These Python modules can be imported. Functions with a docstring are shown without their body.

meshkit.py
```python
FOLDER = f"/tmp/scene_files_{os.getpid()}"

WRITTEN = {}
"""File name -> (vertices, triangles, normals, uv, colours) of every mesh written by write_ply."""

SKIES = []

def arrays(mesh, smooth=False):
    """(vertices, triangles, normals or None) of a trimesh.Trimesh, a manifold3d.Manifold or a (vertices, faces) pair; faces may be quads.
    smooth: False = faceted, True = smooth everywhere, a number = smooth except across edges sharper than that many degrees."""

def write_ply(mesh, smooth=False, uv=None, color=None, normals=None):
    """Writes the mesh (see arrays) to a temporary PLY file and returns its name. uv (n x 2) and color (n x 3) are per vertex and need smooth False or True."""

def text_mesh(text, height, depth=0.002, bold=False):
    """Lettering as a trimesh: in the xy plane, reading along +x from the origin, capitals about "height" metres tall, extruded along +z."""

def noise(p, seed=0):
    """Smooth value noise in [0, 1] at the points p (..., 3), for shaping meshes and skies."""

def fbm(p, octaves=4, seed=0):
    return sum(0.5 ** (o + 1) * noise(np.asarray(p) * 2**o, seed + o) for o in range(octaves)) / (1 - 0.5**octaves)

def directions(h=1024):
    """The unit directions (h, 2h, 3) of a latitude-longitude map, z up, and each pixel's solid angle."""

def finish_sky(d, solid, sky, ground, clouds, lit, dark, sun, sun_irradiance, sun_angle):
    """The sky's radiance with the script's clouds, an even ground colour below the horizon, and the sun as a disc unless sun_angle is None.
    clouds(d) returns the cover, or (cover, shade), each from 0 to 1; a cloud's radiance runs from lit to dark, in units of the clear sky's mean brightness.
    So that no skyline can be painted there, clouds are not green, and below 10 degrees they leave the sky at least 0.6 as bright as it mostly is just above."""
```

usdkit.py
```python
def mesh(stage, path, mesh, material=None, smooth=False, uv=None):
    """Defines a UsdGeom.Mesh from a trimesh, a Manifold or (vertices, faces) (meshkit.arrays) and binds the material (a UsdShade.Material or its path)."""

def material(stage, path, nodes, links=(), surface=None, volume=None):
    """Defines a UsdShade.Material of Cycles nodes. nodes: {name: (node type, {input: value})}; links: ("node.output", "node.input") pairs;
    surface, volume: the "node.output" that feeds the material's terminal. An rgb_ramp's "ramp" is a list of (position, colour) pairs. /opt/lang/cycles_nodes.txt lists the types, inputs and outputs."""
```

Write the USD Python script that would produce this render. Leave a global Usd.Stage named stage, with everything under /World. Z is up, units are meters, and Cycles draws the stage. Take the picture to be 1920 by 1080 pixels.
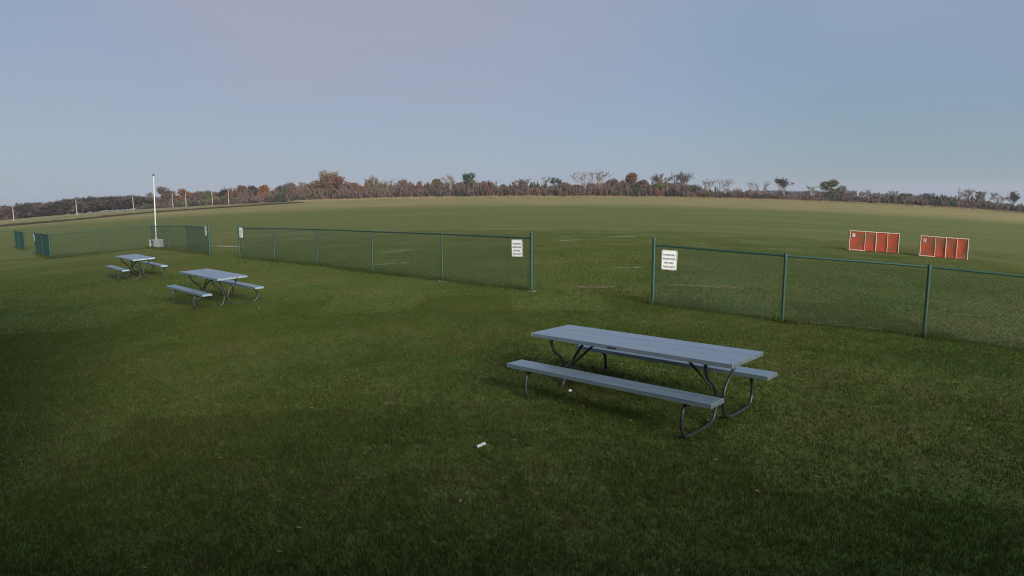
import math, random
import numpy as np, trimesh
import meshkit, usdkit
from pxr import Usd, UsdGeom, UsdLux, UsdShade, Gf, Vt, Sdf
from scipy.spatial import ConvexHull

stage = Usd.Stage.CreateInMemory()
UsdGeom.SetStageUpAxis(stage, 'Z')
UsdGeom.SetStageMetersPerUnit(stage, 1.0)
UsdGeom.Xform.Define(stage, '/World')
UsdGeom.Scope.Define(stage, '/World/Looks')

# ---------------------------------------------------------------- camera
F, W2, H2 = 1260.0, 960.0, 540.0            # focal length in pixels of the 1920-wide picture
CAM_H, PITCH, ROLL = 2.27, math.atan(176 / 1260.0), -0.005
cam = UsdGeom.Camera.Define(stage, '/World/camera')
cam.CreateHorizontalApertureAttr(36.0)
cam.CreateVerticalApertureAttr(36.0 * 9 / 16)
cam.CreateFocalLengthAttr(36.0 * F / 1920)
cam.CreateClippingRangeAttr(Gf.Vec2f(0.05, 20000))
cam.CreateExposureAttr(1.35)
_c, _s = math.cos(PITCH), math.sin(PITCH)
FW, UP, RT = np.array([0, _c, -_s]), np.array([0, _s, _c]), np.array([1.0, 0, 0])
_cr, _sr = math.cos(ROLL), math.sin(ROLL)
R_ = _cr * RT + _sr * UP
U_ = -_sr * RT + _cr * UP
M = Gf.Matrix4d(*[float(x) for x in (*R_, 0, *U_, 0, *(-FW), 0, 0, 0, CAM_H, 1)])
cam.AddTransformOp().Set(M)

# ---------------------------------------------------------------- sky and the last glow of the sun (behind the camera)
SUN_DIR = np.array([0.55, -1.0, 0.0]); SUN_EL = math.radians(19.0)
SUN_ROT = math.atan2(SUN_DIR[0], SUN_DIR[1])
usdkit.material(stage, '/World/Looks/sky_look', {
    'sky': ('sky_texture', dict(sky_type='single_scattering', sun_disc=False, sun_elevation=SUN_EL, sun_rotation=SUN_ROT,
                                altitude=250.0, air_density=1.0, aerosol_density=0.7, ozone_density=1.0)),
    'tc': ('texture_coordinate', {}),
    'mp': ('mapping', dict(scale=(1.1, 1.1, 2.6), rotation=(-0.3, 0.5, 4.2))),
    'n': ('noise_texture', dict(scale=0.9, detail=2.5, roughness=0.4)),
    'col': ('rgb_ramp', dict(ramp=[(0.34, (1.10, 1.74, 2.40)), (0.50, (1.70, 2.22, 3.10)), (0.66, (2.36, 2.38, 3.06))])),
    'nr': ('map_range', dict(from_min=0.30, from_max=0.66, to_min=0.82, to_max=0.95, clamp=True)),
    'veil': ('mix_color', dict(blend_type='mix')),
    'bg': ('background_shader', dict(strength=0.06))},
    [('tc.generated', 'mp.vector'), ('mp.vector', 'n.vector'), ('n.fac', 'nr.value'), ('nr.result', 'veil.fac'), ('n.fac', 'col.fac'), ('col.color', 'veil.b'),
     ('sky.color', 'veil.a'), ('veil.result', 'bg.color')], surface='bg.background')
sky = UsdLux.DomeLight.Define(stage, '/World/sky')
UsdShade.MaterialBindingAPI.Apply(sky.GetPrim()).Bind(UsdShade.Material.Get(stage, '/World/Looks/sky_look'))
sky.GetPrim().SetCustomDataByKey('kind', 'structure')
sun = UsdLux.DistantLight.Define(stage, '/World/sun')
sun.CreateIntensityAttr(0.76)
sun.CreateAngleAttr(30.0)
sun.CreateColorAttr(Gf.Vec3f(1.0, 0.94, 0.86))
sun.GetPrim().CreateAttribute('inputs:normalize', Sdf.ValueTypeNames.Bool).Set(True)
_el = math.degrees(SUN_EL); _d = SUN_DIR / np.linalg.norm(SUN_DIR)
_z = np.array([_d[0] * math.cos(math.radians(_el)), _d[1] * math.cos(math.radians(_el)), math.sin(math.radians(_el))])
_x = np.cross([0, 0, 1.0], _z); _x /= np.linalg.norm(_x); _y = np.cross(_z, _x)
sun.AddTransformOp().Set(Gf.Matrix4d(*[float(v) for v in (*_x, 0, *_y, 0, *_z, 0, 0, 0, 0, 1)]))

# ---------------------------------------------------------------- helpers
used = {}


def numbered(path):
    k = used.get(path, -1) + 1
    used[path] = k
    return path if k == 0 else f'{path}_{k:03d}'


def tag(prim, label=None, cat=None, group=None, kind=None):
    p = prim.GetPrim() if hasattr(prim, 'GetPrim') else prim
    for k, v in (('label', label), ('category', cat), ('group', group), ('kind', kind)):
        if v:
            p.SetCustomDataByKey(k, v)
    return p


def place(x, rot_cols, pos):
    a, b, c = rot_cols
    x.AddTransformOp().Set(Gf.Matrix4d(*[float(v) for v in (*a, 0, *b, 0, *c, 0, *pos, 1)]))


def thing(name, label, cat, pos=(0, 0, 0), rotz=0.0, group=None, cols=None):
    x = UsdGeom.Xform.Define(stage, numbered('/World/' + name))
    if cols is None:
        x.AddTranslateOp().Set(Gf.Vec3d(*map(float, pos)))
        if rotz:
            x.AddRotateZOp().Set(float(math.degrees(rotz)))
    else:
        place(x, cols, pos)
    tag(x, label, cat, group)
    return x


def part(name, mesh, mat, parent=None, smooth=False):
    base = str(parent.GetPath()) if parent is not None else '/World'
    return usdkit.mesh(stage, numbered(f'{base}/{name}'), mesh, MAT[mat] if isinstance(mat, str) else mat, smooth=smooth)


def dup(root, name, label, cat, group, cols, pos):
    x = UsdGeom.Xform.Define(stage, numbered('/World/' + name))
    x.GetPrim().GetReferences().AddInternalReference(root.GetPath())
    x.GetPrim().SetInstanceable(True)
    x.ClearXformOpOrder()
    place(x, cols, pos)
    tag(x, label, cat, group)
    return x


def tube(pts, r, n=8, closed_caps=True):
    p = np.asarray(pts, float)
    r = np.broadcast_to(r, (len(p),))
    t = np.gradient(p, axis=0); t /= np.linalg.norm(t, axis=1, keepdims=True) + 1e-12
    a = np.cross(t[0], [0, 0, 1.0] if abs(t[0][2]) < .9 else [1.0, 0, 0]); a /= np.linalg.norm(a)
    ring = []
    ang = np.arange(n) * 2 * np.pi / n
    for i in range(len(p)):
        a = a - t[i] * (a @ t[i]); a /= np.linalg.norm(a)
        b = np.cross(t[i], a)
        ring.append(p[i] + r[i] * (np.cos(ang)[:, None] * a + np.sin(ang)[:, None] * b))
    v = np.vstack(ring); f = []
    for i in range(len(p) - 1):
        for j in range(n):
            k = (j + 1) % n
            f += [[i * n + j, i * n + k, (i + 1) * n + k], [i * n + j, (i + 1) * n + k, (i + 1) * n + j]]
    if closed_caps:
        v = np.vstack([v, p[0], p[-1]]); c0, c1 = len(v) - 2, len(v) - 1
        for j in range(n):
            k = (j + 1) % n
            f += [[c0, k, j], [c1, (len(p) - 1) * n + j, (len(p) - 1) * n + k]]
    return trimesh.Trimesh(v, np.array(f), process=False)


def curve(ctrl, steps=8):
    """Catmull-Rom line through the given points."""
    p = np.asarray(ctrl, float); p = np.vstack([2 * p[0] - p[1], p, 2 * p[-1] - p[-2]]); out = []
    for i in range(1, len(p) - 2):
        for u in np.linspace(0, 1, steps, endpoint=False):
            a, b, c, d = p[i - 1:i + 3]
            out.append(.5 * (2 * b + (c - a) * u + (2 * a - 5 * b + 4 * c - d) * u * u + (3 * b - a - 3 * c + d) * u ** 3))
    out.append(p[-2])
    return np.array(out)


def box(lo, hi, bevel=0.0):
    lo, hi = np.array(lo, float), np.array(hi, float)
    if bevel <= 0:
        m = trimesh.creation.box(hi - lo); m.apply_translation((lo + hi) / 2); return m
    pts = []
    for sx in (0, 1):
        for sy in (0, 1):
            for sz in (0, 1):
                c = np.where([sx, sy, sz], hi, lo); s = np.where([sx, sy, sz], -1, 1)
                for k in range(3):
                    d = s * bevel; d[k] = 0; pts.append(c + d)
    pts = np.array(pts); h = ConvexHull(pts)
    m = trimesh.Trimesh(pts, h.simplices, process=False); m.fix_normals(); return m


cat_m = trimesh.util.concatenate


def xform(m, pos, rz=0.0):
    m = m.copy(); c, s = math.cos(rz), math.sin(rz)
    m.apply_transform(np.array([[c, -s, 0, pos[0]], [s, c, 0, pos[1]], [0, 0, 1, pos[2]], [0, 0, 0, 1.0]])); return m


# ---------------------------------------------------------------- the lie of the land: a long low ridge running away from the camera
KK = 0.07
RISE = (-7.53749418, 0.44251844, 5.56794208, 0.10062997, 1.15225303)


def sm(a):
    a = np.clip(a, 0, 1); return a * a * (3 - 2 * a)


def terr(x, y):
    x, y = np.asarray(x, float), np.asarray(y, float)
    t = np.clip(x / np.maximum(y, 1), -.85, .85)
    return -KK * x * x / (np.hypot(x, y) + 1e-9) + np.polyval(RISE, t) * sm((y - 50) / 200)


def tz(x, y):
    return float(terr(x, y))


def normal(x, y):
    e = .5; n = np.array([-(tz(x + e, y) - tz(x - e, y)) / (2 * e), -(tz(x, y + e) - tz(x, y - e)) / (2 * e), 1.0])
    return n / np.linalg.norm(n)


def ray(u, v):
    a, b = (u - W2) / F, (v - H2) / F
    return FW + R_ * a - U_ * b


def far_point(u, v, y):
    """The point at distance y down the field that a surveyor at the camera would sight at (u, v)."""
    d = ray(u, v); return np.array([0, 0, CAM_H]) + d * (y / d[1])


# ---------------------------------------------------------------- materials
MAT = {}


def mat(name, nodes, links, surface='p.BSDF'):
    MAT[name] = usdkit.material(stage, '/World/Looks/' + name, nodes, links, surface=surface)


def plain(name, c1, c2, scale=6.0, rough=0.7, metallic=0.0, bump=0.0, bscale=60.0, spec=0.5, stretch=(1, 1, 1), obj=True):
    n = {'tc': ('texture_coordinate', {}), 'mp': ('mapping', dict(scale=stretch)),
         'n': ('noise_texture', dict(scale=scale, detail=5.0, roughness=0.6)),
         'r': ('rgb_ramp', dict(ramp=[(0.3, c1), (0.7, c2)])),
         'p': ('principled_bsdf', dict(roughness=rough, metallic=metallic, specular_ior_level=spec))}
    l = [('tc.object', 'mp.vector'), ('mp.vector', 'n.vector'), ('n.fac', 'r.fac'), ('r.color', 'p.base_color')]
    if bump:
        n['n2'] = ('noise_texture', dict(scale=bscale, detail=3.0)); n['b'] = ('bump', dict(strength=bump, distance=0.01))
        l += [('tc.object', 'n2.vector'), ('n2.fac', 'b.height'), ('b.normal', 'p.normal')]
    mat(name, n, l)


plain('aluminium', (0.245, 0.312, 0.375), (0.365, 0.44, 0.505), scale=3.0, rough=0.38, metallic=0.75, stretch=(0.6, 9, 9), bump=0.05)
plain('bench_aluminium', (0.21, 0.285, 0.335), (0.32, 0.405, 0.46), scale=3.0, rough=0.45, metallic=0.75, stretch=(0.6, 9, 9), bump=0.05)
plain('galvanised_pipe', (0.03, 0.031, 0.033), (0.075, 0.075, 0.077), scale=14, rough=0.45, metallic=0.6)
plain('green_vinyl', (0.006, 0.036, 0.023), (0.011, 0.050, 0.033), scale=5, rough=0.5)
plain('green_wire', (0.004, 0.026, 0.018), (0.008, 0.036, 0.026), scale=2, rough=0.55)
plain('white_paint', (0.33, 0.33, 0.34), (0.48, 0.48, 0.48), scale=4, rough=0.5)
plain('sign_face', (0.80, 0.80, 0.79), (0.86, 0.86, 0.85), scale=4, rough=0.4)
plain('black_ink', (0.012, 0.012, 0.012), (0.02, 0.02, 0.02), rough=0.6)
plain('concrete', (0.20, 0.195, 0.18), (0.32, 0.31, 0.29), scale=9, rough=0.9, bump=0.3)
plain('pole_wood', (0.16, 0.14, 0.12), (0.30, 0.27, 0.24), scale=2, rough=0.9)
plain('goal_pipe', (0.30, 0.21, 0.17), (0.41, 0.31, 0.26), scale=3, rough=0.55)
plain('siding', (0.035, 0.03, 0.027), (0.055, 0.048, 0.043), scale=3, rough=0.8)
plain('shingle_roof', (0.05, 0.05, 0.05), (0.09, 0.085, 0.08), scale=12, rough=0.95)
plain('road_surface', (0.30, 0.28, 0.26), (0.42, 0.40, 0.37), scale=0.6, rough=0.9)
plain('house_wall', (0.17, 0.17, 0.18), (0.22, 0.22, 0.23), scale=1, rough=0.8)
plain('house_roof', (0.14, 0.13, 0.13), (0.20, 0.18, 0.17), scale=1, rough=0.9)
plain('window_dark', (0.02, 0.025, 0.03), (0.03, 0.035, 0.04), scale=1, rough=0.15)
plain('paper', (0.72, 0.70, 0.64), (0.82, 0.80, 0.74), scale=20, rough=0.8)
plain('dead_leaf', (0.12, 0.07, 0.035), (0.20, 0.13, 0.06), scale=30, rough=0.8)

# goal cloth: red mesh, faded and thinner in places
mat('goal_cloth', {
    'tc': ('texture_coordinate', {}), 'n': ('noise_texture', dict(scale=2.2, detail=4.0)),
    'r': ('rgb_ramp', dict(ramp=[(0.32, (0.16, 0.050, 0.030)), (0.5, (0.27, 0.040, 0.026)), (0.7, (0.33, 0.048, 0.030))])),
    'd': ('diffuse_bsdf', {}), 't': ('translucent_bsdf', {}), 'm': ('mix_closure', dict(fac=0.25)),
    'tr': ('transparent_bsdf', {}), 'fr': ('map_range', dict(from_min=0.3, from_max=0.6, to_min=0.45, to_max=0.16, clamp=True)),
    'mm': ('mix_closure', {})},
    [('tc.object', 'n.vector'), ('n.fac', 'r.fac'), ('r.color', 'd.color'), ('r.color', 't.color'),
     ('d.BSDF', 'm.closure1'), ('t.BSDF', 'm.closure2'), ('n.fac', 'fr.value'), ('fr.result', 'mm.fac'),
     ('m.closure', 'mm.closure1'), ('tr.BSDF', 'mm.closure2')], surface='mm.closure')


def lawn_nodes():
    """Colour of the turf from its place on the ground: fine mottling, worn yellow and brown spots, a drier field beyond, straw at the far edge."""
    n = {'g': ('geometry', {}), 's': ('separate_xyz', {}),
         'n1': ('noise_texture', dict(scale=0.35, detail=6.0, roughness=0.62)),
         'r1': ('rgb_ramp', dict(ramp=[(0.28, (0.066, 0.110, 0.023)), (0.46, (0.090, 0.128, 0.029)), (0.60, (0.116, 0.140, 0.036)), (0.76, (0.150, 0.136, 0.052))])),
         'n2': ('noise_texture', dict(scale=2.6, detail=5.0, roughness=0.7)),
         'r2': ('rgb_ramp', dict(ramp=[(0.52, (0, 0, 0)), (0.70, (1, 1, 1))])),
         'm2': ('mix_color', dict(blend_type='mix', b=(0.13, 0.098, 0.045))),
         'k2': ('math', dict(math_type='multiply', value2=0.55)),
         'mpf': ('mapping', dict(scale=(0.035, 0.30, 0.05), rotation=(0, 0, 0.08))),
         'n3': ('noise_texture', dict(scale=1.0, detail=5.0, roughness=0.6)),
         'r3': ('rgb_ramp', dict(ramp=[(0.30, (0.086, 0.116, 0.030)), (0.5, (0.112, 0.130, 0.037)), (0.70, (0.148, 0.143, 0.050))])),
         'fy': ('map_range', dict(from_min=16.0, from_max=40.0, to_min=0.0, to_max=1.0, clamp=True)),
         'mf': ('mix_color', dict(blend_type='mix')),
         'sy': ('map_range', dict(from_min=105.0, from_max=135.0, to_min=0.0, to_max=0.85, clamp=True)),
         'n4': ('noise_texture', dict(scale=0.06, detail=4.0)),
         'r4': ('rgb_ramp', dict(ramp=[(0.35, (0.20, 0.185, 0.070)), (0.65, (0.27, 0.225, 0.10))])),
         'ms': ('mix_color', dict(blend_type='mix'))}
    l = [('g.position', 's.vector'), ('g.position', 'n1.vector'), ('n1.fac', 'r1.fac'), ('g.position', 'n2.vector'), ('n2.fac', 'r2.fac'),
         ('r2.color', 'k2.value1'), ('k2.value', 'm2.fac'), ('r1.color', 'm2.a'), ('g.position', 'mpf.vector'), ('mpf.vector', 'n3.vector'),
         ('n3.fac', 'r3.fac'), ('s.y', 'fy.value'), ('fy.result', 'mf.fac'), ('m2.result', 'mf.a'), ('r3.color', 'mf.b'),
         ('s.y', 'sy.value'), ('sy.result', 'ms.fac'), ('mf.result', 'ms.a'), ('g.position', 'n4.vector'), ('n4.fac', 'r4.fac'), ('r4.color', 'ms.b')]
    return n, l


n, l = lawn_nodes()
n |= {'nb': ('noise_texture', dict(scale=14.0, detail=5.0, roughness=0.7)), 'b': ('bump', dict(strength=0.9, distance=0.06)),
      'nc': ('noise_texture', dict(scale=22.0, detail=4.0, roughness=0.7)), 'cr': ('map_range', dict(from_min=0.3, from_max=0.7, to_min=0.55, to_max=1.25)),
      'mx': ('mix_color', dict(blend_type='multiply', fac=1.0)), 'p': ('principled_bsdf', dict(roughness=0.9, specular_ior_level=0.1))}
l += [('g.position', 'nb.vector'), ('nb.fac', 'b.height'), ('b.normal', 'p.normal'), ('g.position', 'nc.vector'), ('nc.fac', 'cr.value'),
      ('ms.result', 'mx.a'), ('cr.result', 'mx.b'), ('mx.result', 'p.base_color')]
mat('turf', n, l)
n, l = lawn_nodes()
n |= {'pw': ('math', dict(math_type='power', value2=1.8)), 'rnd': ('map_range', dict(from_min=0, from_max=1, to_min=0.7, to_max=9.0)), 'mx': ('mix_color', dict(blend_type='multiply', fac=1.0)),
      'd': ('diffuse_bsdf', {}), 't': ('translucent_bsdf', {}), 'mm': ('mix_closure', dict(fac=0.42))}
l += [('g.random_per_island', 'pw.value1'), ('pw.value', 'rnd.value'), ('ms.result', 'mx.a'), ('rnd.result', 'mx.b'), ('mx.result', 'd.color'), ('mx.result', 't.color'),
      ('d.BSDF', 'mm.closure1'), ('t.BSDF', 'mm.closure2')]
mat('grass_blade', n, l, 'mm.closure')


def leafy(name, c1, c2):
    mat(name, {'g': ('geometry', {}), 'r': ('rgb_ramp', dict(ramp=[(0.0, c1), (1.0, c2)])), 'd': ('diffuse_bsdf', {}), 't': ('translucent_bsdf', {}), 'm': ('mix_closure', dict(fac=0.25))},
        [('g.random_per_island', 'r.fac'), ('r.color', 'd.color'), ('r.color', 't.color'), ('d.BSDF', 'm.closure1'), ('t.BSDF', 'm.closure2')], 'm.closure')


leafy('leaf_rust', (0.135, 0.075, 0.048), (0.21, 0.12, 0.075))
leafy('leaf_orange', (0.20, 0.09, 0.042), (0.29, 0.135, 0.06))
leafy('leaf_tan', (0.16, 0.11, 0.065), (0.25, 0.175, 0.105))
leafy('leaf_brown', (0.11, 0.08, 0.065), (0.18, 0.128, 0.105))
leafy('leaf_mauve', (0.13, 0.095, 0.085), (0.20, 0.145, 0.13))
leafy('leaf_green', (0.055, 0.07, 0.04), (0.10, 0.115, 0.06))
leafy('leaf_dark', (0.05, 0.045, 0.042), (0.085, 0.075, 0.07))
leafy('leaf_olive', (0.10, 0.10, 0.05), (0.17, 0.15, 0.075))
leafy('straw', (0.24, 0.19, 0.10), (0.36, 0.29, 0.16))
leafy('weed', (0.05, 0.045, 0.03), (0.10, 0.085, 0.05))
plain('bark', (0.09, 0.08, 0.075), (0.16, 0.145, 0.135), scale=2, rough=0.95)
plain('pale_bark', (0.20, 0.185, 0.18), (0.32, 0.30, 0.29), scale=2, rough=0.95)
for nm, a, b in (('dry_soil', (0.17, 0.135, 0.085), (0.27, 0.22, 0.145)), ('chalk', (0.30, 0.29, 0.22), (0.44, 0.42, 0.34))):
    mat(nm, {'g': ('geometry', {}), 'n': ('noise_texture', dict(scale=5.0, detail=6.0, roughness=0.7)), 'r': ('rgb_ramp', dict(ramp=[(0.3, a), (0.7, b)])),
             'nm': ('noise_texture', dict(scale=3.5, detail=6.0, roughness=0.75)), 'mr': ('map_range', dict(from_min=0.40, from_max=0.54, to_min=0.05, to_max=0.66, clamp=True)),
             'p': ('principled_bsdf', dict(roughness=0.95, specular_ior_level=0.1)), 'tr': ('transparent_bsdf', {}), 'm': ('mix_closure', {})},
        [('g.position', 'n.vector'), ('n.fac', 'r.fac'), ('r.color', 'p.base_color'), ('g.position', 'nm.vector'), ('nm.fac', 'mr.value'), ('mr.result', 'm.fac'),
         ('tr.BSDF', 'm.closure1'), ('p.BSDF', 'm.closure2')], 'm.closure')

# ---------------------------------------------------------------- ground
rng = np.random.default_rng(7)
u = np.linspace(-1, 1, 261); xs = np.sinh(u * 6.2) / np.sinh(6.2) * 1800
v = np.linspace(0, 1, 300); ys = -40 + (np.sinh((v * 1.0) * 6.0) / np.sinh(6.0)) * 2600
X, Y = np.meshgrid(xs, ys)
Z = terr(X, Y) + 0.018 * (meshkit.fbm(np.stack([X * .8, Y * .8, 0 * X], -1), 3) - .5)
nx, ny = len(xs), len(ys)
i, j = np.meshgrid(np.arange(ny - 1), np.arange(nx - 1), indexing='ij')
q = np.stack([i * nx + j, i * nx + j + 1, (i + 1) * nx + j + 1, (i + 1) * nx + j], -1).reshape(-1, 4)
g = part('ground', (np.stack([X, Y, Z], -1).reshape(-1, 3), q), 'turf', smooth=True)
tag(g, 'mown green playing field running out to the line of trees', kind='structure')


def ribbon(pts, width, lift):
    p = np.asarray(pts, float); c = curve(np.c_[p, np.zeros(len(p))], 10)[:, :2]
    t = np.gradient(c, axis=0); t /= np.linalg.norm(t, axis=1, keepdims=True); nrm = np.c_[-t[:, 1], t[:, 0]]
    rows = [c + nrm * k * width for k in (-.5, -.17, .17, .5)]
    V = np.stack([np.c_[r, terr(r[:, 0], r[:, 1]) + lift] for r in rows], 1).reshape(-1, 3); f = []
    for a in range(len(c) - 1):
        for b in range(3):
            f.append([a * 4 + b, a * 4 + b + 1, (a + 1) * 4 + b + 1, (a + 1) * 4 + b])
    return V, np.array(f)


road_line = [(-165, 178), (-141, 186), (-128, 190), (-122, 200), (-115, 214), (-104, 225), (-88, 232), (-70, 239)]
r = part('road', ribbon(road_line, 6.5, 0.10), 'road_surface', smooth=True)
tag(r, 'pale country road running along the foot of the woods', kind='structure')


def patch(name, cx, cy, lx, ly, ang, matname, label, lift=0.03, seed=0):
    rg = np.random.default_rng(seed); n = 28; a = np.arange(n) * 2 * np.pi / n
    rad = 1 + .35 * (meshkit.noise(np.c_[np.cos(a) * 2 + seed * 7.3, np.sin(a) * 2, 0 * a]) - .5) * 2
    px, py = np.cos(a) * rad * lx / 2, np.sin(a) * rad * ly / 2
    ca, sa = math.cos(ang), math.sin(ang)
    P = np.c_[cx + ca * px - sa * py, cy + sa * px + ca * py]; P = np.vstack([[cx, cy], P])
    V = np.c_[P, terr(P[:, 0], P[:, 1]) + lift]
    f = np.array([[0, k + 1, (k + 1) % n + 1] for k in range(n)])
    return tag(part(name, (V, f), matname), label, kind='structure')


for k, (x0, y0, x1, y1, w) in enumerate([(5.2, 36.0, 7.1, 37.5, .42), (2.2, 32.6, 3.6, 33.8, .3), (3.0, 20.7, 4.3, 21.2, .16), (-16.6, 37.0, -13.7, 34.2, .42),
                                         (-4.8, 22.2, -3.4, 22.9, .16), (-5.2, 27.2, -4.1, 28.6, .22), (10.6, 51.8, 12.8, 53.0, .35), (1.6, 42.2, 2.4, 42.8, .4), (22.4, 53.0, 25.0, 52.4, .4), (8.6, 33.2, 9.6, 32.6, .25),
                                         (-27, 118, -18, 118, .6), (30, 96, 42, 92, .5)]):
    patch('worn_line_marking', (x0 + x1) / 2, (y0 + y1) / 2, math.hypot(x1 - x0, y1 - y0), w, math.atan2(y1 - y0, x1 - x0), 'chalk', 'short worn remnant of a pale painted pitch line', 0.02, k)
for k, (x, y, lx, ly, a) in enumerate([(5.0, 17.0, 2.6, .5, -.05), (2.1, 16.4, 1.2, .5, .2), (6.6, 12.15, 1.6, .16, -.35), (5.45, 12.5, .8, .2, -.4), (10.0, 14.4, 1.0, .18, .1), (-.6, 44, 5, 1.2, 0)]):
    patch('bare_earth_patch', x, y, lx, ly, a, 'dry_soil', 'bare brown earth patch worn in the turf', 0.015, 40 + k)

# ---------------------------------------------------------------- the building that carries the camera (behind the picture; it shades the near lawn)
b = thing('clubhouse', 'dark sided clubhouse with overhanging roof behind the lawn', 'building')
part('wall', box((-3.38, -8.5, -.8), (15, -.45, 2.62)), 'siding', b)
V = np.array([(-3.37, .12, 2.62), (15.6, .12, 2.62), (15.6, -4.5, 3.3), (-3.37, -4.5, 3.3), (-3.37, -9.1, 2.62), (15.6, -9.1, 2.62)])
part('roof', (V, ConvexHull(V).simplices), 'shingle_roof', b)
part('wing', box((-14, -8.6, -1.6), (-3.55, 4.0, 5.4)), 'siding', b)
V = np.array([(-14.6, 4.25, 5.402), (-3.43, 4.25, 5.402), (-9, 4.25, 7.2), (-14.6, -9.2, 5.402), (-3.43, -9.2, 5.402), (-9, -9.2, 7.2)])
part('wing_roof', (V, ConvexHull(V).simplices), 'shingle_roof', b)

# ---------------------------------------------------------------- chain link fences
POST_H, END_H, RAIL_Z = 1.27, 1.37, 1.25


def base(x, y):
    return np.array([x, y, tz(x, y)])


def fence(posts, label, footings=()):
    """posts: (x, y, kind); kind 'end' for the stout end posts, 'line' for those between."""
    o = base(*posts[0][:2]); t = thing('chain_link_fence', label, 'fence', o, group=None)
    P = [base(x, y) - o for x, y, _ in posts]
    for p, (_, _, k) in zip(P, posts):
        if k == 'end':
            r, h = .037, END_H
            m = cat_m([tube([p - [0, 0, .3], p + [0, 0, h]], r, 12), tube([p + [0, 0, h], p + [0, 0, h + .012], p + [0, 0, h + .035], p + [0, 0, h + .042]], [r * 1.12, r * 1.12, r * .8, r * .2], 12)])
            bands = [tube([p + [0, 0, z - .012], p + [0, 0, z + .012]], r * 1.14, 12) for z in (.25, .5, .75, 1.0, RAIL_Z)]
            pm = part('post', m, 'green_vinyl', t, smooth=40)
            part('tension_band', cat_m(bands), 'green_vinyl', pm, smooth=40)
        else:
            r, h = .027, POST_H - .05
            pm = part('post', tube([p - [0, 0, .3], p + [0, 0, h]], r, 10), 'green_vinyl', t, smooth=40)
            part('loop_cap', tube([p + [0, 0, h], p + [0, 0, h + .03], p + [0, 0, RAIL_Z + .03], p + [0, 0, RAIL_Z + .045]], [r * 1.2, r * 1.2, r * 1.15, r * .5], 10), 'green_vinyl', pm, smooth=40)
    for a, c in zip(P[:-1], P[1:]):
        part('top_rail', tube([a + [0, 0, RAIL_Z], c + [0, 0, RAIL_Z]], .0205, 8), 'green_vinyl', t, smooth=40)
        L = np.linalg.norm(c - a); step = .0742; segs = []; lo, hi = .035, RAIL_Z - .01; Hh = hi - lo
        for k in range(int((L + Hh) / step) + 1):
            s0 = k * step - Hh
            for flip in (0, 1):
                sa, sb = s0, s0 + Hh; za, zb = lo, hi
                if sa < 0: za, sa = za - sa, 0.0
                if sb > L: zb, sb = zb - (sb - L), L
                if sb - sa < .02: continue
                if flip: za, zb = lo + hi - za, lo + hi - zb
                e = np.array([0, 0, 0.0]); d = (c - a) / L; nn = np.cross(d, [0, 0, 1]) * (.0022 if flip else -.0022)
                segs.append(tube([a + d * sa + [0, 0, za] + nn, a + d * sb + [0, 0, zb] + nn],   .0025, 4, False))
        part('chain_link_mesh', cat_m(segs), 'green_wire', t)
        part('bottom_wire', tube([a + [0, 0, .05], c + [0, 0, .05]], .0025, 4), 'green_wire', t)
    for k in footings:
        m = trimesh.creation.cylinder(radius=.13, height=.10, sections=14); m.apply_translation(P[k] + [0, 0, -.035])
        part('footing', m, 'concrete', t, smooth=40)
    return t


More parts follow.
